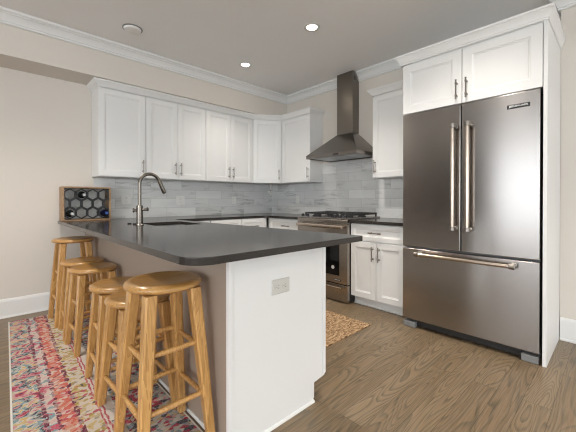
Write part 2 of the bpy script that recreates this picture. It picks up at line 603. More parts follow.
def copy_tree(o, parent=None):
    c = o.copy(); COL.objects.link(c); c.parent = parent
    for ch in kids(o):
        copy_tree(ch, c)
    return c

Z = Vector((0, 0, 1))
ZC = 0.914                       # counter height
XL, XR, YF, YB, H = -4.5, 3.5, -5.0, 4.07, 2.775
XJ = 3.37                         # the wall right of the refrigerator stands a little forward
YS, ZS = 3.7056, 2.397           # soffit face and underside

# ------------------------------------------------------------------ room
bm = new_bm(); box(bm, XL - .15, XR + .15, YF - .15, YB + .15, -0.1, 0.0)
struct('floor', bm, 'floor', 'grey-brown oak plank floor with dark cathedral grain', 'floor')
bm = new_bm(); box(bm, XL - .15, XR + .15, YF - .15, YB + .15, H, H + .1)
struct('ceiling', bm, 'ceiling', 'flat pale grey painted ceiling', 'ceiling')
bm = new_bm(); box(bm, XL - .15, XR + .15, YB, YB + .15, 0, H)
struct('wall_back', bm, 'wall', 'beige wall behind the sink run and the wine rack', 'wall')
bm = new_bm(); box(bm, XR, XR + .15, YF - .15, YB, 0, H); box(bm, XJ, XR + .01, YF - .15, .342, 0, H)
struct('wall_right', bm, 'wall', 'beige wall behind the range hood and the refrigerator', 'wall')
bm = new_bm(); box(bm, XL, XR - 0.0005, YS, YB - 0.0005, ZS, H - 0.0005)
struct('wall_soffit', bm, 'wall', 'beige soffit boxed out above the upper cabinets', 'wall')

def wall_with_windows(name, axis, at, a0, a1, wins, label):
    """axis 'x': wall at x = at running in y ; windows (a, b, z0, z1)"""
    bm = new_bm()
    def slab(p, q, z0, z1):
        if axis == 'x': box(bm, at - .15, at, p, q, z0, z1)
        else: box(bm, p, q, at - .15, at, z0, z1)
    cur = a0
    for (p, q, z0, z1) in wins:
        slab(cur, p, 0, H); slab(p, q, 0, z0); slab(p, q, z1, H); cur = q
    slab(cur, a1, 0, H)
    struct(name, bm, 'wall', label, 'wall')

LW = [(-3.2, -0.4, 0.4, 2.5), (0.6, 2.42, 0.24, 2.55)]
FW = [(-3.4, -1.7, 0.5, 2.45), (-1.2, 0.5, 0.5, 2.45), (1.0, 2.7, 0.5, 2.45)]
wall_with_windows('wall_left', 'x', XL, YF - .15, YB, LW, 'beige wall with two added windows on the left side of the room')
wall_with_windows('wall_front', 'y', YF, XL, XR, FW, 'beige wall with three added windows behind the viewer')
wi = 0
for axis, wins, at, pm in (('x', LW, XL, 'pane'), ('y', FW, YF, 'glowpanefront')):
    for (p, q, z0, z1) in wins:
        wi += 1
        fb = new_bm()
        def fr(a, b, c, d, t0=-.09, t1=.015):
            if axis == 'x': box(fb, at + t0, at + t1, a, b, c, d, 0.004, 1)
            else: box(fb, a, b, at + t0, at + t1, c, d, 0.004, 1)
        w = 0.06
        fr(p + .001, p + w, z0 + .001, z1 - .001); fr(q - w, q - .001, z0 + .001, z1 - .001)
        fr(p + w, q - w, z0 + .001, z0 + w); fr(p + w, q - w, z1 - w, z1 - .001)
        fr(p + w, q - w, (z0 + z1) / 2 - .02, (z0 + z1) / 2 + .02, -.08, -.03)
        wo = struct('added_window_%d' % wi, fb, 'trim', 'white framed sash added out of view to light the room', 'added_window')
        pb = new_bm()
        if axis == 'x': box(pb, at - .075, at - .065, p + w, q - w, z0 + w, z1 - w)
        else: box(pb, p + w, q - w, at - .075, at - .065, z0 + w, z1 - w)
        obj('pane', pb, 'glowpanedim' if p == 0.6 else pm, wo)

# dark double door added out of view to darken the refrigerator's reflection
db = new_bm(); box(db, XL + .001, XL + .045, 2.45, 3.98, .003, 2.42, .004)
do = struct('added_door_1', db, 'darkwood', 'added unseen dark brown wooden double door in the left wall', 'door')
for a, b in ((2.52, 3.18), (3.25, 3.91)):
    pb = new_bm()
    for z0, z1 in ((.2, 1.0), (1.12, 2.3)): rings_loft(pb, (XL + .0455, a, 0), (0, 1, 0), (0, 0, 1), (1, 0, 0), [(0, b - a, z0, z1, 0), (.02, b - a - .02, z0 + .02, z1 - .02, .012), (.06, b - a - .06, z0 + .06, z1 - .06, .004)])
    obj('panel', pb, 'darkwood', do)

db = new_bm(); box(db, -4.36, -2.2, YB - .045, YB - .001, .003, 2.36, .004)  # second unseen door, added for the dark reflection in the steel
do = struct('added_door_2', db, 'darkwood', 'added unseen dark brown wooden double door in the back wall, far left', 'door')
for a, b in ((-4.27, -3.32), (-3.24, -2.29)):
    pb = new_bm()
    for z0, z1 in ((.2, 1.0), (1.12, 2.25)): rings_loft(pb, (a, YB - .0455, 0), (1, 0, 0), (0, 0, 1), (0, -1, 0), [(0, b - a, z0, z1, 0), (.02, b - a - .02, z0 + .02, z1 - .02, .012), (.06, b - a - .06, z0 + .06, z1 - .06, .004)])
    obj('panel', pb, 'darkwood', do)

# crown moulding along soffit and right wall
cp = [(0, H - .002), (0, 2.660), (.013, 2.660), (.017, 2.666), (.017, 2.674), (.012, 2.679), (.020, 2.683), (.023, 2.692), (.030, 2.709), (.042, 2.724), (.056, 2.734), (.066, 2.738), (.062, 2.745), (.074, 2.749), (.080, 2.756), (.080, H - .002)]
bm = new_bm(); sweep(bm, [(XL + .001, YS - .001), (XR - .001, YS - .001), (XR - .001, 2.60)], cp)
struct('trim_1', bm, 'trim', 'white crown moulding along the soffit and into the corner left of the hood', 'moulding', 30)
bm = new_bm(); sweep(bm, [(XR - .001, 2.34), (XR - .001, .3425), (XJ - .001, .3425), (XJ - .001, YF + .002)], cp)
struct('trim_2', bm, 'trim', 'white crown moulding right of the range hood', 'moulding', 30)

def baseboard(name, path, label):
    bm = new_bm()
    sweep(bm, path, [(0, 0.001), (.022, 0.001), (.022, .012), (.016, .020), (.015, .150), (.011, .158), (.010, .170), (.004, .180), (0, .182)])
    struct(name, bm, 'trim', label, 'baseboard', 30)
baseboard('baseboard_back', [(-2.19, YB - .001), (0.755, YB - .001)], 'tall white baseboard on the beige wall left of the peninsula')
baseboard('baseboard_right', [(XJ - .001, 0.338), (XJ - .001, YF + .03)], 'tall white baseboard on the beige wall right of the refrigerator')
baseboard('baseboard_left', [(XL + .001, YF + .03), (XL + .001, 2.44)], 'white baseboard under the added left windows')
baseboard('baseboard_front', [(XJ - .03, YF + .001), (XL + .03, YF + .001)], 'white baseboard behind the viewer')

# tile backsplash on two walls
bm = new_bm(); box(bm, 0.87, XR - .0095, YB - .009, YB - .001, ZC + .001, 1.3815)
tag(obj('tile_backsplash', bm, 'tile_x', None, 35, (2.0, YB, ZC)), 'grey veined marble tile backsplash on the sink wall behind the faucet', 'backsplash')
bm = new_bm()
box(bm, XR - .009, XR - .001, 1.42, YB - .0095, ZC + .001, 1.3815)
box(bm, XR - .009, XR - .001, 1.987, 2.959, 1.3815, 1.655)
tag(obj('tile_backsplash', bm, 'tile_y', None, 35, (XR, 2.7, ZC)), 'grey veined marble tile backsplash on the wall behind the range and hood', 'backsplash')

# ------------------------------------------------------------------ peninsula base and base cabinets
PX0, PX1, PY = 0.783, 1.43, 1.186
pen = thing('peninsula_base', 'white-ended kitchen peninsula base holding up the dark worktop', 'cabinet', (1.1, 2.3, 0))
bm = new_bm()
box(bm, PX0 + .02, PX1 - .002, PY + .022, 2.52, 0.11, 0.8815)
box(bm, PX0 + .02, PX1 - .075, PY + .022, 2.52, 0.0, 0.11)
obj('cabinet_box', bm, 'cabinet', pen)
bm = new_bm()       # end panel with the toe-kick notch, small edge bead
t = bmesh.new()
xk = PX1 - .105
poly = [(PX0 - .016, .001), (xk, .001), (xk, .105), (PX1 - .012, .115), (PX1 - .004, .125), (PX1 - .004, .8815), (PX0 - .016, .8815)]
vs = [t.verts.new((x, PY, z)) for x, z in poly]
f = t.faces.new(vs)
r = bmesh.ops.extrude_face_region(t, geom=[f])
for v in r['geom']:
    if isinstance(v, bmesh.types.BMVert): v.co.y = PY + .02
bmesh.ops.recalc_face_normals(t, faces=t.faces[:])
bmesh.ops.bevel(t, geom=t.edges[:], offset=.0015, segments=2, profile=.5, affect='EDGES')
merge(bm, t)
obj('end_panel', bm, 'cabinet', pen)
bm = new_bm(); box(bm, PX0 - .016, PX0 + .006, PY - .006, PY - .0005, .03, .8815, .002)
obj('corner_strip', bm, 'cabinet', pen)
bm = new_bm(); box(bm, PX1 - .03, PX1 - .004, PY - .005, PY - .0005, .13, .8815, .002)
obj('edge_strip', bm, 'cabinet', pen)
bm = new_bm(); box(bm, PX0, PX0 + .019, PY + .003, YB - .002, 0.001, .8815, .001)
o = obj('back_panel', bm, 'taupe', pen); o['label'] = 'taupe painted back panel behind the stools'
bm = new_bm()
sweep(bm, [(PX0 - .0005, YB - .024), (PX0 - .0005, PY + .0205)], [(0, .0005), (.010, .0005), (.010, .005), (.007, .011), (.003, .014), (0, .014)])
obj('shoe_moulding', bm, 'trim', pen)
bm = new_bm()
sweep(bm, [(PX0 - .016, PY - .0005), (xk, PY - .0005)], [(0, .0005), (.010, .0005), (.010, .005), (.007, .011), (.003, .014), (0, .014)])
obj('shoe_moulding', bm, 'trim', pen)
for (y0, y1) in ((PY + .024, 1.62), (1.63, 2.07), (2.08, 2.515)):
    bm = shaker((PX1 - .002, y0, .13), (0, 1, 0), (1, 0, 0), y1 - y0, .748)
    d = obj('door', bm, 'cabinet', pen)
    bm = pull((PX1 + .0185, y1 - .04, .66), (PX1 + .0185, y1 - .04, .81), (1, 0, 0))
    obj('handle', bm, 'nickel', d)

# sink base (open inside, behind the peninsula doors)
sk = thing('base_cabinet', 'white base cabinet under the sink, mostly hidden by the worktop', 'cabinet', (1.2, 3.0, 0))
bm = new_bm(); box(bm, PX0 + .022, PX1 - .002, 2.53, 3.38, .11, .62)
obj('cabinet_box', bm, 'cabinet', sk)
bm = shaker((PX1 - .002, 2.53, .13), (0, 1, 0), (1, 0, 0), .85, .48)
obj('door', bm, 'cabinet', sk)

# run along the back wall
ba = thing('base_cabinet', 'white base cabinet under the long upper cabinets, against the sink wall', 'cabinet', (2.1, 3.76, 0))
bm = new_bm(); box(bm, 1.46, 2.86, 3.45, YB - .002, .11, .8815); box(bm, 1.46, 2.86, 3.52, YB - .002, .001, .11)
obj('cabinet_box', bm, 'cabinet', ba)
for x0, x1 in ((1.52, 1.96), (1.97, 2.42), (2.43, 2.80)):
    bm = shaker((x1, 3.45, .68), (-1, 0, 0), (0, -1, 0), x1 - x0, .195, .02, .045)
    dr = obj('drawer', bm, 'cabinet', ba)
    xm = (x0 + x1) / 2
    obj('handle', pull((xm - .07, 3.43, .777), (xm + .07, 3.43, .777), (0, -1, 0)), 'nickel', dr)
    bm = shaker((x1, 3.45, .13), (-1, 0, 0), (0, -1, 0), x1 - x0, .545)
    obj('door', bm, 'cabinet', ba)
# left of the range
bl = thing('base_cabinet', 'white base cabinet in the corner left of the range, only its top drawer in view', 'cabinet', (3.2, 3.1, 0))
bm = new_bm(); box(bm, 2.89, XR - .002, 2.80, 3.44, .11, .8815); box(bm, 2.95, XR - .002, 2.80, 3.44, .001, .11)
obj('cabinet_box', bm, 'cabinet', bl)
bm = shaker((2.89, 2.80, .68), (0, 1, 0), (-1, 0, 0), .60, .195, .02, .045)
dr = obj('drawer', bm, 'cabinet', bl)
obj('handle', pull((2.87, 2.98, .785), (2.87, 3.12, .785), (-1, 0, 0)), 'nickel', dr)
bm = shaker((2.89, 2.80, .13), (0, 1, 0), (-1, 0, 0), .60, .545)
obj('door', bm, 'cabinet', bl)
# right of the range
br_ = thing('base_cabinet', 'white base cabinet with one drawer and two doors between range and refrigerator', 'cabinet', (3.2, 1.72, 0))
bm = new_bm(); box(bm, 2.89, XR - .002, 1.40, 2.029, .095, .8815)
obj('cabinet_box', bm, 'cabinet', br_)
bm = new_bm(); box(bm, 2.945, XR - .002, 1.40, 2.025, .001, .0945)
kick = obj('toe_kick', bm, 'cabinet', br_)
bm = new_bm(); sweep(bm, [(2.9445, 2.025), (2.9445, 1.40)], [(0, .0005), (.010, .0005), (.010, .010), (.003, .016), (0, .016)])
obj('shoe_moulding', bm, 'trim', kick)
bm = shaker((2.89, 1.41, .70), (0, 1, 0), (-1, 0, 0), .617, .175, .02, .045)
dr = obj('drawer', bm, 'cabinet', br_)
obj('handle', pull((2.87, 1.655, .79), (2.87, 1.795, .79), (-1, 0, 0)), 'nickel', dr)
for y0, w, ha in ((1.41, .307, 1), (1.719, .308, 0)):
    bm = shaker((2.89, y0, .098), (0, 1, 0), (-1, 0, 0), w, .596)
    dd = obj('door', bm, 'cabinet', br_)
    yh = y0 + w - .035 if ha else y0 + .035
    obj('handle', pull((2.87, yh, .50), (2.87, yh, .65), (-1, 0, 0)), 'nickel', dd)

# ------------------------------------------------------------------ worktops
def arc(cx, cy, r, a0, a1, n=8):
    return [(cx + r * math.cos(a0 + (a1 - a0) * k / n), cy + r * math.sin(a0 + (a1 - a0) * k / n)) for k in range(n + 1)]

SX0, SX1, SY0, SY1 = 1.03, 1.425, 2.60, 3.10          # sink cut-out
def worktop(outer, hole, z0, z1, bev):
    t = bmesh.new()
    es = []
    for loop in ([outer, hole] if hole else [outer]):
        vs = [t.verts.new((x, y, z0)) for x, y in loop]
        es += [t.edges.new((vs[i], vs[(i + 1) % len(vs)])) for i in range(len(vs))]
    bmesh.ops.triangle_fill(t, use_beauty=True, edges=es)
    r = bmesh.ops.extrude_face_region(t, geom=t.faces[:])
    for v in r['geom']:
        if isinstance(v, bmesh.types.BMVert): v.co.z = z1
    bmesh.ops.recalc_face_normals(t, faces=t.faces[:])
    if bev:
        ee = [e for e in t.edges if len(e.link_faces) == 2 and e.calc_face_angle(0) > 0.9 and abs(e.verts[0].co.z - e.verts[1].co.z) < 1e-4]
        bmesh.ops.bevel(t, geom=ee, offset=bev, segments=2, profile=.5, affect='EDGES')
    return t
x0, y0 = 0.536, 1.079
outer = arc(x0 + .11, y0 + .11, .11, PI, 1.5 * PI, 10) + arc(1.664 - .02, y0 + .02, .02, 1.5 * PI, 2 * PI, 4) + \
    [(1.505, 3.40), (1.54, 3.43), (2.80, 3.43), (2.845, 3.40), (2.845, 2.797), (XR - .0105, 2.797), (XR - .0105, YB - .0105), (x0, YB - .0105)]
hole = arc(SX0 + .03, SY0 + .03, .03, PI, 1.5 * PI, 4) + arc(SX1 - .03, SY0 + .03, .03, 1.5 * PI, 2 * PI, 4) + arc(SX1 - .03, SY1 - .03, .03, 0, .5 * PI, 4) + arc(SX0 + .03, SY1 - .03, .03, .5 * PI, PI, 4)
o = obj('worktop', worktop(outer, hole, ZC - .032, ZC, .003), 'quartz', None, 30, (1.1, 2.3, ZC - .032))
tag(o, 'polished charcoal stone worktop over the peninsula, turning along the sink wall', 'worktop')
o = obj('worktop', worktop([(2.845, 1.39), (XR - .0105, 1.39), (XR - .0105, 2.027), (2.845, 2.027)], None, ZC - .032, ZC, .003), 'quartz', None, 30, (3.17, 1.7, ZC - .032))
tag(o, 'short charcoal stone worktop between range and refrigerator', 'worktop')

# sink and faucet
s = thing('sink', 'stainless undermount sink sunk into the peninsula worktop', 'sink', ((SX0 + SX1) / 2, (SY0 + SY1) / 2, .66))
bm = new_bm()
rings_loft(bm, (0, 0, 0), (1, 0, 0), (0, 1, 0), (0, 0, 1), [(SX0 - .02, SX1 + .006, SY0 - .02, SY1 + .02, .66), (SX0 - .02, SX1 + .006, SY0 - .02, SY1 + .02, .8805),
    (SX0 - .002, SX1 + .002, SY0 - .002, SY1 + .002, .8805), (SX0 + .01, SX1 - .01, SY0 + .01, SY1 - .01, .69), (SX0 + .03, SX1 - .03, SY0 + .03, SY1 - .03, .68)])
obj('basin', bm, 'sinksteel', s)
bm = new_bm(); lathe(bm, [(0, .683), (.02, .682), (.022, .685), (.042, .686), (.045, .6815)], ((SX0 + SX1) / 2, (SY0 + SY1) / 2, 0), 24)
obj('drain', bm, 'nickel', s)

FX, FY = 0.955, 2.86
fa = thing('faucet', 'brushed nickel gooseneck kitchen faucet beside the sink', 'faucet', (FX, FY, ZC))
bm = new_bm(); lathe(bm, [(0, ZC + .0005), (.033, ZC + .0005), (.033, ZC + .006), (.030, ZC + .010), (.027, ZC + .012), (.027, ZC + .165), (.022, ZC + .172), (.0, ZC + .172)], (FX, FY, 0), 28)
obj('body', bm, 'faucet', fa)
RA = 0.087
pts = [(FX, FY, ZC + .165), (FX, FY, 1.20), (FX, FY, 1.272)]
for k in range(1, 15):
    a = PI - k * (PI * 0.90) / 14
    pts.append((FX + RA + RA * math.cos(a), FY, 1.272 + RA * math.sin(a)))
ex = Vector(pts[-1]); ed = (Vector(pts[-1]) - Vector(pts[-2])).normalized()
bm = new_bm(); tube(bm, pts, .0145, 16)
obj('spout', bm, 'faucet', fa)
bm = new_bm(); tube(bm, [ex, ex + ed * .004, ex + ed * .105, ex + ed * .115], [.0145, .017, .0185, .016], 16)
h = obj('spray_head', bm, 'faucet', fa)
bm = new_bm(); tube(bm, [ex + ed * .1155, ex + ed * .118], .014, 16); obj('nozzle', bm, 'black', h)
bm = new_bm()
for sgn in (1,):
    tube(bm, [(FX + .020, FY - .012, 1.05), (FX + .045, FY - .03, 1.05), (FX + .056, FY - .038, 1.052), (FX + .058, FY - .04, 1.052)], [.012, .012, .018, .010], 14)
obj('handle', bm, 'faucet', fa)
bm = new_bm()
tube(bm, [(FX - .020, FY + .005, 1.043), (FX - .040, FY + .012, 1.043), (FX - .044, FY + .013, 1.043), (FX - .052, FY + .016, 1.043)], [.012, .012, .021, .016], 14)
obj('knob', bm, 'faucet', fa)
for (px, py, lab) in ((.934, 3.06, 'small black button on the worktop, farther of two beside the faucet'), (.955, 2.985, 'small black button on the worktop, nearer of two beside the faucet')):
    bm = new_bm(); lathe(bm, [(0, ZC + .0005), (.016, ZC + .0005), (.017, ZC + .004), (.016, ZC + .010), (.0, ZC + .011)], (px, py, 0), 20)
    tag(obj('sink_button', bm, 'black', None, 35, (px, py, ZC)), lab, 'button', 'buttons beside the faucet')

# ------------------------------------------------------------------ upper cabinets
UB, UT, YU = 1.383, 2.335, 3.782          # underside, box top, door face plane
UX = [0.850, 1.334, 2.101, 2.878]
def upper_back(x0, x1, doors, label):
    t = thing('upper_cabinet', label, 'cabinet', ((x0 + x1) / 2, YB, UB), 'white upper cabinets')
    bm = new_bm(); box(bm, x0, x1, YU + .02, YB - .002, UB, UT, .001, 1)
    obj('cabinet_box', bm, 'cabinet', t)
    n = len(doors)
    for i, hs in enumerate(doors):
        w = (x1 - x0) / n
        a, b = x0 + i * w, x0 + (i + 1) * w
        bm = shaker((b, YU + .02, UB + .003), (-1, 0, 0), (0, -1, 0), w, .937, .02, .06)
        d = obj('door', bm, 'cabinet', t)
        xh = b - .035 if hs == 'r' else a + .035
        obj('handle', pull((xh, YU, 1.435), (xh, YU, 1.585), (0, -1, 0)), 'nickel', d)
upper_back(UX[0], UX[1] - .001, ['r'], 'single-door white upper cabinet at the left end, above the wine rack and faucet')
upper_back(UX[1] + .001, UX[2] - .001, ['r', 'l'], 'two-door white upper cabinet second from the left end')
upper_back(UX[2] + .001, UX[3] - .002, ['r', 'l'], 'two-door white upper cabinet just left of the angled corner cabinet')
# angled corner cabinet
CA, CB = Vector((2.880, YU + .02, 0)), Vector((3.235 + .02, 3.545, 0))
t = thing('corner_cabinet', 'angled one-door white upper cabinet in the corner of the walls', 'cabinet', (3.2, 3.8, UB), 'white upper cabinets')
bm = new_bm(); prism(bm, [(CA.x, CA.y), (CA.x, YB - .002), (XR - .002, YB - .002), (XR - .002, CB.y), (CB.x, CB.y)], UB, UT, .001)
obj('cabinet_box', bm, 'cabinet', t)
ud = (CB - CA).normalized(); wd = Vector((-ud.y, ud.x, 0)) * -1
if wd.x > 0: wd = -wd
cl = (CB - CA).length
bm = shaker(CA + ud * .012 + Z * (UB + .003) + wd * .0, ud, wd, cl - .036, .937, .02, .06)
d = obj('door', bm, 'cabinet', t)
hp = CA + ud * (cl - .06) + wd * .02
obj('handle', pull(hp + Z * 1.435, hp + Z * 1.585, wd), 'nickel', d)
# range wall uppers
XU = 3.235
def upper_right(y0, y1, hside, label):
    t = thing('upper_cabinet', label, 'cabinet', (XR, (y0 + y1) / 2, UB), 'white upper cabinets')
    bm = new_bm(); box(bm, XU + .02, XR - .002, y0, y1, UB, UT, .001, 1)
    obj('cabinet_box', bm, 'cabinet', t)
    bm = shaker((XU + .02, y0, UB + .003), (0, 1, 0), (-1, 0, 0), y1 - y0, .937, .02, .06)
    d = obj('door', bm, 'cabinet', t)
    yh = y0 + .035 if hside == 'r' else y1 - .035
    obj('handle', pull((XU, yh, 1.435), (XU, yh, 1.585), (-1, 0, 0)), 'nickel', d)
    return t
upper_right(2.962, 3.543, 'r', 'single-door white upper cabinet between the corner cabinet and the range hood')
dr_cab = upper_right(1.42, 1.985, 'l', 'single-door white upper cabinet between the range hood and the refrigerator')
crown = [(0, 2.3355), (.0, 2.326), (.006, 2.326), (.007, 2.336), (.012, 2.340), (.018, 2.354), (.034, 2.372), (.046, 2.380), (.048, 2.395), (-.012, 2.395), (-.012, 2.3355)]
bm = new_bm()
e = .0215
sweep(bm, [(UX[0] - .0005, YB - .004), (UX[0] - .0005, YU - .0015), (CA.x - .0, YU - .0015), (CB.x - .0215, CB.y - .008), (CB.x - .0215, 2.9615), (XR - .003, 2.9615)], crown)
o = obj('cabinet_crown', bm, 'cabinet', None, 28, (2.0, YU, 2.33))
tag(o, 'white crown moulding running along the tops of the sink-wall and corner cabinets', 'moulding')
bm = new_bm()
sweep(bm, [(XR - .003, 1.9855), (XU - .0015, 1.9855), (XU - .0015, 1.424)], crown)
obj('crown', bm, 'cabinet', dr_cab, 28)

# ------------------------------------------------------------------ refrigerator surround
XT = 2.73
fc = thing('refrigerator_cabinet', 'deep white cabinet with two doors above the refrigerator and a tall side panel', 'cabinet', (3.1, .86, 0))
bm = new_bm(); box(bm, XT + .02, XR - .002, .3665, 1.366, 1.925, 2.345, .001, 1)
obj('cabinet_box', bm, 'cabinet', fc)
bm = new_bm(); box(bm, XT - .002, XJ - .002, .343, .366, .001, 2.345, .001, 1)
obj('side_panel', bm, 'cabinet', fc)
bm = new_bm(); box(bm, XT + .30, XR - .002, 1.367, 1.385, .001, 2.345, .001, 1)
obj('side_panel', bm, 'cabinet', fc)
for y0, y1, s_ in ((.368, .873, 'l'), (.875, 1.366, 'r')):
    bm = shaker((XT + .02, y0, 1.898), (0, 1, 0), (-1, 0, 0), y1 - y0, .436, .02, .068)
    d = obj('door', bm, 'cabinet', fc)
    yh = y1 - .035 if s_ == 'l' else y0 + .035
    obj('handle', pull((XT, yh, 1.935), (XT, yh, 2.085), (-1, 0, 0)), 'nickel', d)
crown2 = [(0, 2.3455), (0, 2.340), (.007, 2.340), (.007, 2.350), (.004, 2.354), (.009, 2.358), (.012, 2.372), (.020, 2.390), (.029, 2.402), (.026, 2.407), (.034, 2.411), (.034, 2.426), (-.012, 2.426), (-.012, 2.3455)]
bm = new_bm(); sweep(bm, [(XR - .003, 1.3855), (XT - .0025, 1.3855), (XT - .0025, .3425), (XJ - .003, .3425)], crown2)
obj('crown', bm, 'cabinet', fc, 28)

# ------------------------------------------------------------------ refrigerator
fx = 2.7245
fr_ = thing('refrigerator', 'stainless french-door refrigerator with bottom freezer drawer and bar handles', 'refrigerator', (3.1, .87, 0))
bm = new_bm(); box(bm, fx + .075, XR - .03, .385, 1.357, .035, 1.885, .004)
obj('case', bm, 'grey', fr_)
ym = .878
def steel_door(name, y0, y1, z0, z1):
    bm = new_bm(); box(bm, fx, fx + .07, y0, y1, z0, z1, .006, 3)
    return obj(name, bm, 'steel', fr_)
dl = steel_door('door', ym + .003, 1.361, .719, 1.893)
dd = steel_door('door', .381, ym - .004, .719, 1.893)
dw = steel_door('freezer_drawer', .381, 1.361, .075, .703)
def pro_handle(p0, p1, parent, r=.0155):
    W = Vector((-1, 0, 0)); p0, p1 = Vector(p0), Vector(p1); d = (p1 - p0).normalized(); st = .062
    bm = new_bm()
    tube(bm, [p0 + W * st + d * .02, p1 + W * st - d * .02], r, 16)
    h_ = obj('handle', bm, 'bronze', parent)
    for q, sg in ((p0, 1), (p1, -1)):
        bm = new_bm()
        c = q + W * st
        tube(bm, [c, c + d * sg * .004, c + d * sg * .034, c + d * sg * .036], [r * 1.15, r * 1.38, r * 1.38, r * 1.1], 16)
        q2 = q + d * sg * .018
        tube(bm, [q2 + W * .0005, q2 + W * .006, q2 + W * .012, q2 + W * st], [.019, .019, .013, .012], 16)
        obj('handle_mount', bm, 'nickel', h_)
pro_handle((fx, .921, .885), (fx, .921, 1.735), dl)
pro_handle((fx, .815, .885), (fx, .815, 1.735), dd)
pro_handle((fx, .51, .664), (fx, 1.225, .664), dw)
# badge with the maker's lettering
bm = new_bm(); box(bm, fx - .003, fx - .0004, .437, .571, 1.783, 1.811, .0006, 1)
bd = obj('badge', bm, 'badgeblack', dd); bd['label'] = 'small black and white name badge'
def lettering(text, size, xw, y_left, zc, target_w, parent, mat, name='lettering'):
    cu = bpy.data.curves.new('text', 'FONT'); cu.body = text; cu.size = size; cu.extrude = .0006; cu.align_x = 'LEFT'; cu.align_y = 'CENTER'
    cu.offset = size * 0.012
    to = bpy.data.objects.new('text', cu); COL.objects.link(to)
    bpy.context.view_layer.update()
    me = bpy.data.meshes.new_from_object(to.evaluated_get(bpy.context.evaluated_depsgraph_get()))
    bpy.data.objects.remove(to); bpy.data.curves.remove(cu)
    xs = [v.co.x for v in me.vertices]; ys = [v.co.y for v in me.vertices]
    sx = target_w / (max(xs) - min(xs)); ym_ = (max(ys) + min(ys)) / 2; x_0 = min(xs)
    bm = new_bm(); bm.from_mesh(me); bpy.data.meshes.remove(me)
    for v in bm.verts:
        x, y, z = v.co
        v.co = Vector((xw - z, y_left - (x - x_0) * sx, zc + (y - ym_)))
    return obj(name, bm, mat, parent)
lettering('JENN-AIR', .019, fx - .0038, .561, 1.797, .114, bd, 'badge')
bm = new_bm(); box(bm, fx + .05, fx + .09, .47, 1.27, .012, .07); obj('toe_grille', bm, 'dark', fr_)
for y0, y1 in ((.386, .485), (1.25, 1.356)):
    bm = new_bm(); box(bm, fx + .004, fx + .10, y0, y1, .001, .052, .006); obj('foot', bm, 'grey', fr_)

# ------------------------------------------------------------------ range
rg_y0, rg_y1, rg_x = 2.034, 2.792, 2.82
ra = thing('range', 'stainless slide-in gas range with black grates and oven door', 'range', (3.15, 2.41, 0))
bm = new_bm(); box(bm, rg_x + .045, XR - .012, rg_y0, rg_y1, .012, .905, .002, 1)
o = obj('case', bm, 'black', ra)
bm = new_bm(); box(bm, rg_x + .006, XR - .012, rg_y0 - .003, rg_y1 + .003, .9155, .930, .004)
obj('cooktop', bm, 'steel', ra)
bm = new_bm()
prof = [(rg_x, .872), (rg_x + .043, .872), (rg_x + .043, .905), (rg_x + .10, .9155), (rg_x + .012, .9155), (rg_x, .905)]
t_ = bmesh.new(); vs = [t_.verts.new((x, rg_y0, z)) for x, z in prof]; f = t_.faces.new(vs)
r = bmesh.ops.extrude_face_region(t_, geom=[f])
for v in r['geom']:
    if isinstance(v, bmesh.types.BMVert): v.co.y = rg_y1
merge(bm, t_)
obj('control_panel', bm, 'rangesteel', ra)
for y in (2.745, 2.665, 2.245, 2.172, 2.10):
    bm = new_bm(); lathe(bm, [(0, .9305), (.023, .9305), (.023, .936), (.019, .940), (.018, .958), (.015, .962), (0, .962)], (rg_x + .05, y, 0), 20)
    k_ = obj('knob', bm, 'black', ra)
    bm = new_bm(); tube(bm, [(rg_x + .05, y, .9625), (rg_x + .05, y, .965)], [.013, .011], 16); obj('knob_cap', bm, 'shine', k_)
bm = new_bm(); box(bm, rg_x, rg_x + .043, rg_y0, rg_y1, .205, .868, .004)
od = obj('oven_door', bm, 'rangesteel', ra)
bm = new_bm(); box(bm, rg_x - .002, rg_x - .0004, 2.145, 2.68, .292, .745, .0005, 1); wn = obj('oven_window', bm, 'glassblack', od)
bm = new_bm(); lathe(bm, [(0, 0), (.021, 0), (.021, .0012), (0, .0016)], (rg_x - .0022, 2.232, .378), 24, (-1, 0, 0)); s_ = obj('mark', bm, 'ovenmark', wn); s_['label'] = 'small round pale sticker'  # thin pale disc raised on the oven glass
bm = new_bm(); box(bm, rg_x - .003, rg_x - .0004, 2.125, 2.215, .232, .252, .0006, 1); bd2 = obj('badge', bm, 'badgeblack', od)
lettering('JENN-AIR', .013, rg_x - .0032, 2.209, .242, .078, bd2, 'badge')
W = Vector((-1, 0, 0))
bm = new_bm(); tube(bm, [(rg_x - .052, 2.075, .835), (rg_x - .052, 2.75, .835)], .020, 16)
for y in (2.10, 2.725): tube(bm, [(rg_x - .0005, y, .835), (rg_x - .05, y, .835)], .014, 12)
obj('handle', bm, 'bronze', od)
bm = new_bm(); box(bm, rg_x, rg_x + .043, rg_y0, rg_y1, .012, .196, .004)
wd_ = obj('warming_drawer', bm, 'rangesteel', ra)
bm = new_bm(); tube(bm, [(rg_x - .035, 2.09, .168), (rg_x - .035, 2.735, .168)], .009, 12)
for y in (2.11, 2.715): tube(bm, [(rg_x - .0005, y, .168), (rg_x - .035, y, .168)], .008, 12)
obj('handle', bm, 'bronze', wd_)
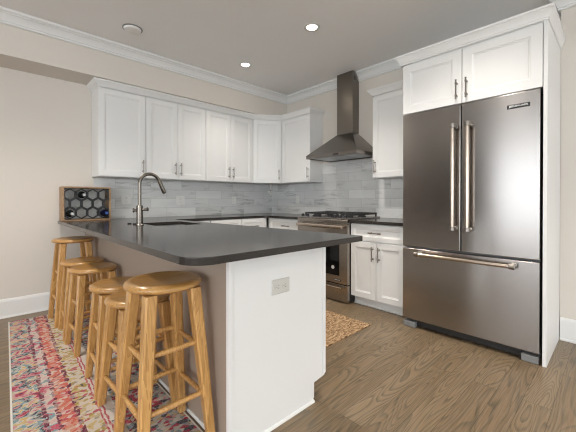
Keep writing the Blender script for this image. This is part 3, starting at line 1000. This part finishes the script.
# grates: three cast iron sections and five burners
for i in range(3):
    a, b = 2.05 + i * .243, 2.05 + i * .243 + .238
    bm = new_bm(); zt = .978
    gx0, gx1 = rg_x + .115, XR - .055
    for y in (a + .008, b - .008): box(bm, gx0, gx1, y - .008, y + .008, zt - .022, zt, .003, 1)
    for x in (gx0 + .008, gx0 + .17, gx0 + .34, gx1 - .008): box(bm, x - .007, x + .007, a, b, zt - .020, zt - .001, .003, 1)
    box(bm, gx0, gx1, (a + b) / 2 - .006, (a + b) / 2 + .006, zt - .018, zt - .001, .002, 1)
    for x in (gx0 + .01, gx1 - .01):
        for y in (a + .01, b - .01): box(bm, x - .008, x + .008, y - .008, y + .008, .9305, zt - .01, .002, 1)
    obj('grate', bm, 'iron', ra)
for (x, y) in ((3.02, 2.17), (3.30, 2.17), (3.16, 2.413), (3.02, 2.656), (3.30, 2.656)):
    bm = new_bm(); lathe(bm, [(0, .9305), (.05, .9305), (.048, .940), (.036, .944), (.036, .950), (.03, .953), (0, .953)], (x, y, 0), 24); obj('burner', bm, 'iron', ra)

# ------------------------------------------------------------------ range hood
hx, hy0, hy1 = 3.0, 2.04, 2.817
cy0, cy1, cx = 2.348, 2.596, 3.36
hd = thing('range_hood', 'stainless pyramid range hood with square chimney on the wall above the range', 'range hood', (3.3, 2.43, 1.655))
bm = new_bm()
rings_loft(bm, (0, 0, 0), (1, 0, 0), (0, 1, 0), (0, 0, 1), [(hx + .02, XR - .03, hy0 + .02, hy1 - .02, 1.668), (hx + .018, XR - .02, hy0 + .018, hy1 - .018, 1.657), (hx, XR - .0105, hy0, hy1, 1.657), (hx, XR - .0105, hy0, hy1, 1.697)], False)
bm.faces.new([v for v in bm.verts[:4]])
rim = obj('rim', bm, 'hoodsteel', hd, 20)
bm = new_bm()
rings_loft(bm, (0, 0, 0), (1, 0, 0), (0, 1, 0), (0, 0, 1), [(hx + .001, XR - .0105, hy0 + .001, hy1 - .001, 1.6975), (hx + .002, XR - .0105, hy0 + .002, hy1 - .002, 1.699), (cx, XR - .0105, cy0, cy1, 1.985)], True)
obj('canopy', bm, 'hoodsteel', hd, 20)
bm = new_bm()
prof = [(cx, 1.9855), (XR - .0015, 1.9855), (XR - .0015, 2.655), (XR - .10, 2.745), (XR - .10, H - .002), (cx, H - .002)]
t_ = bmesh.new(); vs = [t_.verts.new((x, cy0, z)) for x, z in prof]; f = t_.faces.new(vs)
r = bmesh.ops.extrude_face_region(t_, geom=[f])
for v in r['geom']:
    if isinstance(v, bmesh.types.BMVert): v.co.y = cy1
bmesh.ops.recalc_face_normals(t_, faces=t_.faces[:])
bmesh.ops.bevel(t_, geom=t_.edges[:], offset=.0015, segments=1, affect='EDGES')
merge(bm, t_)
ch = obj('chimney', bm, 'hoodsteel', hd, 20)
bm = new_bm()
for z in (2.665, 2.690): box(bm, cx + .025, cx + .062, cy0 - .0015, cy0 - .0002, z, z + .012)
obj('vent_slot', bm, 'dark', ch)
bm = new_bm(); box(bm, hx - .0015, hx - .0002, 2.30, 2.38, 1.668, 1.684); obj('control_strip', bm, 'black', rim)
bm = new_bm()
for k in range(3): box(bm, hx + .07, XR - .09, hy0 + .05 + k * .23, hy0 + .05 + k * .23 + .215, 1.661, 1.667, .001, 1)
obj('filter', bm, 'sinksteel', hd)

# ------------------------------------------------------------------ outlets
def wall_plate(c, U, W, w, h, label, kind):
    c, U, W = Vector(c), Vector(U), Vector(W)
    t = thing('electrical_outlet' if kind != 'switch' else 'light_switch', label, 'outlet' if kind != 'switch' else 'switch', c, 'white wall plates on the backsplash' if kind != 'grey' else None)
    bm = new_bm()
    rings_loft(bm, c, U, Z, W, [(-w / 2, w / 2, -h / 2, h / 2, .0005), (-w / 2, w / 2, -h / 2, h / 2, .003), (-w / 2 + .004, w / 2 - .004, -h / 2 + .004, h / 2 - .004, .006)])
    pm = 'outletgrey' if kind == 'grey' else 'outlet'
    obj('cover_plate', bm, pm, t)
    horizontal = w > h and kind == 'grey'
    for s in (-1, 1):
        if kind == 'grey':
            cc = c + U * (s * .024)
        else:
            cc = c + Z * (s * .022)
        bm = new_bm(); lathe(bm, [(.017, .0062), (.017, .008), (.0155, .0088), (0, .0088)], cc, 20, W)
        so = obj('socket', bm, pm, t)
        bm = new_bm()
        A, B = (Z, U) if kind != 'grey' else (U, Z)
        for (p, q, l, th) in ((-.006, .003, .0045, .0012), (.006, .003, .0035, .0012), (0, -.008, .002, .002)):
            ctr = cc + B * p + A * q
            m4 = [ctr + A * sa * l + B * sb * th + W * .0092 for sa, sb in ((-1, -1), (1, -1), (1, 1), (-1, 1))]
            lo = [v - W * .0003 for v in m4]
            va = [bm.verts.new(v) for v in m4]; vb = [bm.verts.new(v) for v in lo]
            bm.faces.new(va); bm.faces.new(vb[::-1])
            for k in range(4): bm.faces.new((va[k], vb[k], vb[(k + 1) % 4], va[(k + 1) % 4]))
        obj('slot', bm, 'slot', so)
    bm = new_bm(); lathe(bm, [(0.003, .0062), (.003, .007), (0, .0072)], c, 10, W); obj('screw', bm, pm, t)
wall_plate((1.075, PY - .0005, .698), (1, 0, 0), (0, -1, 0), .118, .074, 'greyish double outlet set sideways in the white end of the peninsula', 'grey')
wall_plate((1.205, YB - .0095, 1.135), (1, 0, 0), (0, -1, 0), .118, .118, 'white wall plate on the tiles left of the faucet spout', 'outlet')
wall_plate((1.875, YB - .0095, 1.125), (1, 0, 0), (0, -1, 0), .118, .118, 'white wall plate on the tiles right of the faucet spout', 'outlet')
wall_plate((2.72, YB - .0095, 1.125), (1, 0, 0), (0, -1, 0), .075, .118, 'white wall plate on the tiles left of the corner', 'outlet')
wall_plate((XR - .0095, 3.455, 1.135), (0, 1, 0), (-1, 0, 0), .075, .118, 'white wall plate on the tiles between corner and range', 'outlet')

# small fitting hanging under the corner cabinet
ux, uy = 3.23, 3.80
t = thing('under_cabinet_light', 'tiny shiny fitting hanging under the angled corner cabinet', 'light', (ux, uy, UB))
bm = new_bm(); lathe(bm, [(0, UB - .0005), (.035, UB - .0005), (.035, UB - .010), (.010, UB - .014), (.007, UB - .02), (.007, UB - .10), (.012, UB - .105), (0, UB - .105)], (ux, uy, 0), 20)
obj('stem', bm, 'nickel', t)
for dx, dz in ((-.028, -.12), (.028, -.12), (0, -.158)):
    bm = new_bm(); lathe(bm, [(0, .020), (.012, .016), (.020, .004), (.016, -.010), (.006, -.017), (0, -.018)], (ux + dx * .7, uy - dx * .7, UB + dz), 16)
    obj('bulb', bm, 'white', t)
bm = new_bm(); tube(bm, [(ux - .02, uy + .02, UB - .106), (ux, uy, UB - .11), (ux + .02, uy - .02, UB - .106)], .004, 8); tube(bm, [(ux, uy, UB - .10), (ux, uy, UB - .145)], .004, 8)
obj('arm', bm, 'shine', t)

# ------------------------------------------------------------------ ceiling lights
def downlight(x, y, label, dim=1.0):
    t = thing('recessed_downlight', label, 'ceiling light', (x, y, H), 'recessed ceiling downlights')
    bm = new_bm(); lathe(bm, [(.048, -.001), (.075, -.001), (.076, -.005), (.060, -.008), (.050, -.006), (.048, -.001)], (x, y, H), 28)
    obj('trim_ring', bm, 'white', t)
    bm = new_bm(); lathe(bm, [(0, -.0035), (.047, -.0035), (.047, -.0015), (0, -.0015)], (x, y, H), 28)
    obj('lens', bm, 'glow', t)
    la = bpy.data.lights.new('lamp', 'SPOT'); la.energy = CAN_POWER * 6 * dim; la.spot_size = math.radians(120); la.spot_blend = 1.0
    la.shadow_soft_size = .045; la.color = (1.0, .93, .84)
    lo = bpy.data.objects.new('lamp', la); COL.objects.link(lo); lo.parent = t; lo.location = (0, 0, -.06)
downlight(2.248, 2.033, 'glowing ceiling downlight nearer to the viewer, left of the hood chimney', .75)
downlight(2.284, 3.151, 'glowing ceiling downlight farther away, above the corner cabinets', .30)
for (x, y) in ((2.05, .75), (1.7, -1.1), (.15, 2.75), (-2.2, 2.8), (-1.6, -.8), (.6, -3.4)):  # unseen downlights added to light the room
    downlight(x, y, 'added ceiling downlight out of view', .5 if (x > 1 and y > .5) else (.75 if y > .5 else 1.0))
sp_ = thing('ceiling_speaker', 'round flat pale disc on the ceiling above the sink wall', 'ceiling fitting', (1.02, 3.237, H))
bm = new_bm(); lathe(bm, [(0, -.024), (.062, -.024), (.072, -.020), (.078, -.008), (.078, -.0005)], (1.02, 3.237, H), 36); obj('cover', bm, 'ceiling', sp_)
bm = new_bm(); lathe(bm, [(.079, -.0005), (.088, -.0005), (.088, -.006), (.079, -.007), (.079, -.0005)], (1.02, 3.237, H), 36); obj('rim', bm, 'grey', sp_)

# ------------------------------------------------------------------ bar stools
def stool(height, label, loc, rot=0.0, src=None, group='round oak bar stools'):
    if src is not None:
        t = copy_tree(src)
        t.location = loc; t.rotation_euler = (0, 0, rot); t['label'] = label
        return t
    t = thing('bar_stool', label, 'bar stool', (0, 0, 0), group)
    R_ = .169 if height > .7 else .163
    bm = new_bm()
    lathe(bm, [(0, height - .008), (.06, height - .007), (.12, height - .003), (R_ - .035, height), (R_ - .016, height - .002), (R_ - .004, height - .010), (R_, height - .020), (R_ - .004, height - .029), (R_ - .016, height - .036), (R_ - .05, height - .039), (0, height - .039)], (0, 0, 0), 48)
    obj('seat', bm, 'oakseat', t, 60)
    ht, hb = .098, .098 + .076 * height
    zt = height - .0395
    def pos(sx, sy, z):
        k = hb + (ht - hb) * z / zt
        return Vector((sx * k, sy * k, z))
    for sx in (-1, 1):
        for sy in (-1, 1):
            bm = new_bm()
            rr = []
            for z, hw in ((.001, .0180), (zt * .5, .0235), (zt, .026)):
                c = pos(sx, sy, z); q = hw * .72
                pts_ = [(-hw, -q), (-q, -hw), (q, -hw), (hw, -q), (hw, q), (q, hw), (-q, hw), (-hw, q)]
                rr.append([bm.verts.new((c.x + a, c.y + b, z)) for a, b in pts_])
            for a, b in zip(rr, rr[1:]):
                for k in range(8): bm.faces.new((a[k], a[(k + 1) % 8], b[(k + 1) % 8], b[k]))
            bm.faces.new(rr[0][::-1]); bm.faces.new(rr[-1])
            obj('leg', bm, 'oak', t, 30)
    lo_, up_ = (.235, .465) if height > .7 else (.17, .36)
    for z in (lo_, up_):
        for (a, b, dz) in (((-1, -1), (1, -1), .01), ((-1, 1), (1, 1), .01), ((-1, -1), (-1, 1), -.012), ((1, -1), (1, 1), -.012)):
            p, q = pos(*a, z + dz), pos(*b, z + dz)
            d = (q - p).normalized()
            bm = new_bm(); tube(bm, [p + d * .012, p + d * .05, (p + q) / 2, q - d * .05, q - d * .012], [.009, .011, .0125, .011, .009], 12)
            obj('rung', bm, 'oak', t, 60)
    t.location = loc; t.rotation_euler = (0, 0, rot)
    return t
RZ = 0.008                      # top of the runner
tall = stool(.773 - RZ, 'tall round oak stool nearest the viewer at the peninsula end', (.592, 1.455, RZ), 0.0)
short = stool(.617 - RZ, 'low round oak stool directly behind the nearest tall stool', (.602, 1.83, RZ), 0.04)
stool(0, 'low round oak stool second behind the nearest tall stool, mid-row', (.602, 2.18, RZ), -.04, short)
stool(0, 'low round oak stool third from the back wall, in the far cluster', (.602, 2.84, RZ), .04, short)
stool(0, 'low round oak stool second from the back wall, partly behind another low one', (.602, 3.21, RZ), -.03, short)
stool(0, 'tall round oak stool nearest the back wall, under the wine rack', (.594, 3.585, RZ), .03, tall)

# ------------------------------------------------------------------ rugs
rg = thing('runner_rug', 'multicoloured woven runner rug in red, coral, cream and blue under the stools', 'rug', (.048, .75, 0))
def narrow(b_):                   # the runner is a little narrower towards its far end
    for v in b_.verts: v.co.x *= 1 - .13 * max(0, v.co.y) / 3.13
bm = new_bm(); box(bm, .0, .70, 0, 3.13, .0008, .0075, .002)
narrow(bm)
bmesh.ops.translate(bm, verts=bm.verts[:], vec=(.048, .75, 0))
obj('pile', bm, 'rug', rg)
bm = new_bm()
box(bm, -.010, -.0005, -.010, 3.14, .0008, .0078, .002); box(bm, .7005, .708, -.010, 3.14, .0008, .0078, .002)
narrow(bm)
bmesh.ops.translate(bm, verts=bm.verts[:], vec=(.048, .75, 0))
obj('binding', bm, 'binding', rg)
rg.rotation_euler = (0, 0, -.032)
bm = new_bm()
nx, ny = 40, 60
jx0, jx1, jy0, jy1 = 1.68, 2.505, 1.552, 2.75
vs = [[bm.verts.new((jx0 + (jx1 - jx0) * i / nx, jy0 + (jy1 - jy0) * j / ny, .010 + .0018 * math.sin(j * 1.9) * math.cos(i * 1.3) + random.uniform(-.0007, .0007))) for j in range(ny + 1)] for i in range(nx + 1)]
for i in range(nx):
    for j in range(ny): bm.faces.new((vs[i][j], vs[i + 1][j], vs[i + 1][j + 1], vs[i][j + 1]))
be = [e for e in bm.edges if e.is_boundary]
r = bmesh.ops.extrude_edge_only(bm, edges=be)
for v in r['geom']:
    if isinstance(v, bmesh.types.BMVert): v.co.z = .0008
o = obj('jute_rug', bm, 'jute', None, 60, (2.1, 2.1, 0))
tag(o, 'tan braided jute rug on the floor before the range', 'rug')

# ------------------------------------------------------------------ wine rack
wx0, wx1, wy0, wy1, wz0, wz1 = .548, .985, 3.845, 4.04, ZC + .0005, 1.268
wr = thing('wine_rack', 'wooden box wine rack with black honeycomb cells on the worktop', 'wine rack', ((wx0 + wx1) / 2, (wy0 + wy1) / 2, ZC))
bm = new_bm(); th = .016
box(bm, wx0, wx1, wy0, wy1, wz0, wz0 + th, .003); box(bm, wx0, wx1, wy0, wy1, wz1 - th, wz1, .003)
box(bm, wx0, wx0 + th, wy0, wy1, wz0 + th, wz1 - th, .003); box(bm, wx1 - th, wx1, wy0, wy1, wz0 + th, wz1 - th, .003)
obj('box', bm, 'rackwood', wr)
ix0, ix1, iz0, iz1 = wx0 + th, wx1 - th, wz0 + th, wz1 - th
pw = (ix1 - ix0) / 4.0
Rh = (iz1 - iz0) / 5.06        # hexagon circumradius: three rows tall, 1.5 R pitch
cells = []
for row in range(3):
    z = iz0 + Rh * 1.03 + row * Rh * 1.5
    if row == 1: xs = [ix0 + pw * k for k in range(0, 5)]
    else: xs = [ix0 + pw * (k + .5) for k in range(4)]
    for x in xs: cells.append((x, z, row))
bm = new_bm()
wall_t = .0045
for (x, z, row) in cells:
    t_ = bmesh.new()
    def hexp(s, y): return [t_.verts.new((x + pw / 2 * s * a, y, z + Rh * s * b)) for a, b in ((0, 1), (1, .5), (1, -.5), (0, -1), (-1, -.5), (-1, .5))]
    s0, s1 = .99, .83
    A0, A1, B0, B1 = hexp(s0, wy0 + .012), hexp(s1, wy0 + .012), hexp(s0, wy0 + .05), hexp(s1, wy0 + .05)
    for k in range(6):
        k2 = (k + 1) % 6
        t_.faces.new((A0[k], A0[k2], A1[k2], A1[k])); t_.faces.new((A1[k], A1[k2], B1[k2], B1[k])); t_.faces.new((B1[k], B1[k2], B0[k2], B0[k])); t_.faces.new((B0[k], B0[k2], A0[k2], A0[k]))
    for co, no in (((ix0 + .001, 0, 0), (-1, 0, 0)), ((ix1 - .001, 0, 0), (1, 0, 0))):
        g_ = t_.verts[:] + t_.edges[:] + t_.faces[:]
        bmesh.ops.bisect_plane(t_, geom=g_, plane_co=co, plane_no=no, clear_outer=True)
    merge(bm, t_)
obj('honeycomb', bm, 'black', wr, 20)
bm = new_bm()
for (xa, za, sx, sz) in ((ix0, iz0, 1, 1), (ix1, iz0, -1, 1), (ix0, iz1, 1, -1), (ix1, iz1, -1, -1)):
    t_ = bmesh.new(); tri = [(xa + sx * .001, za + sz * .001), (xa + sx * .028, za + sz * .001), (xa + sx * .001, za + sz * .024)]
    f = t_.faces.new([t_.verts.new((x, wy0 + .0115, z)) for x, z in tri]); r = bmesh.ops.extrude_face_region(t_, geom=[f])
    for v in r['geom']:
        if isinstance(v, bmesh.types.BMVert): v.co.y = wy0 + .05
    merge(bm, t_)
obj('corner_block', bm, 'black', wr, 20)
bm = new_bm(); box(bm, ix0 + .0005, ix1 - .0005, wy1 - .010, wy1 - .004, iz0 + .0005, iz1 - .0005)  # pale board added so the open cells look lit
obj('added_back_board', bm, 'outlet', wr)
rows = {r_: sorted(c for c in cells if c[2] == r_) for r_ in range(3)}
def bottle(cell, glass, foil, label):
    x, z, _ = cell
    rb = .036
    zc = z - .003
    c = (x, wy1 - .012, zc)
    t = thing('wine_bottle', label, 'bottle', c, 'wine bottles in the rack')
    bm = new_bm()
    lathe(bm, [(0, .004), (.026, 0), (.033, .002), (rb, .01), (rb, .165), (.033, .182), (.022, .200), (.0152, .214), (.0142, .222), (.0142, .224)], c, 24, (0, -1, 0))
    obj('glass_body', bm, glass, t, 60)
    bm = new_bm()
    lathe(bm, [(.0145, .2245), (.0148, .272), (.0158, .274), (.0158, .284), (.0148, .286), (0, .2865)], c, 20, (0, -1, 0))
    obj('capsule', bm, foil, t, 60)
bottle(rows[2][1], 'bottle', 'foil', 'dark wine bottle in the top row of the rack')
bottle(rows[0][0], 'bottle', 'foil', 'dark wine bottle in the bottom left cell of the rack')
bottle(rows[0][3], 'bottleblue', 'bluefoil', 'blue-capped wine bottle in the bottom right cell of the rack')
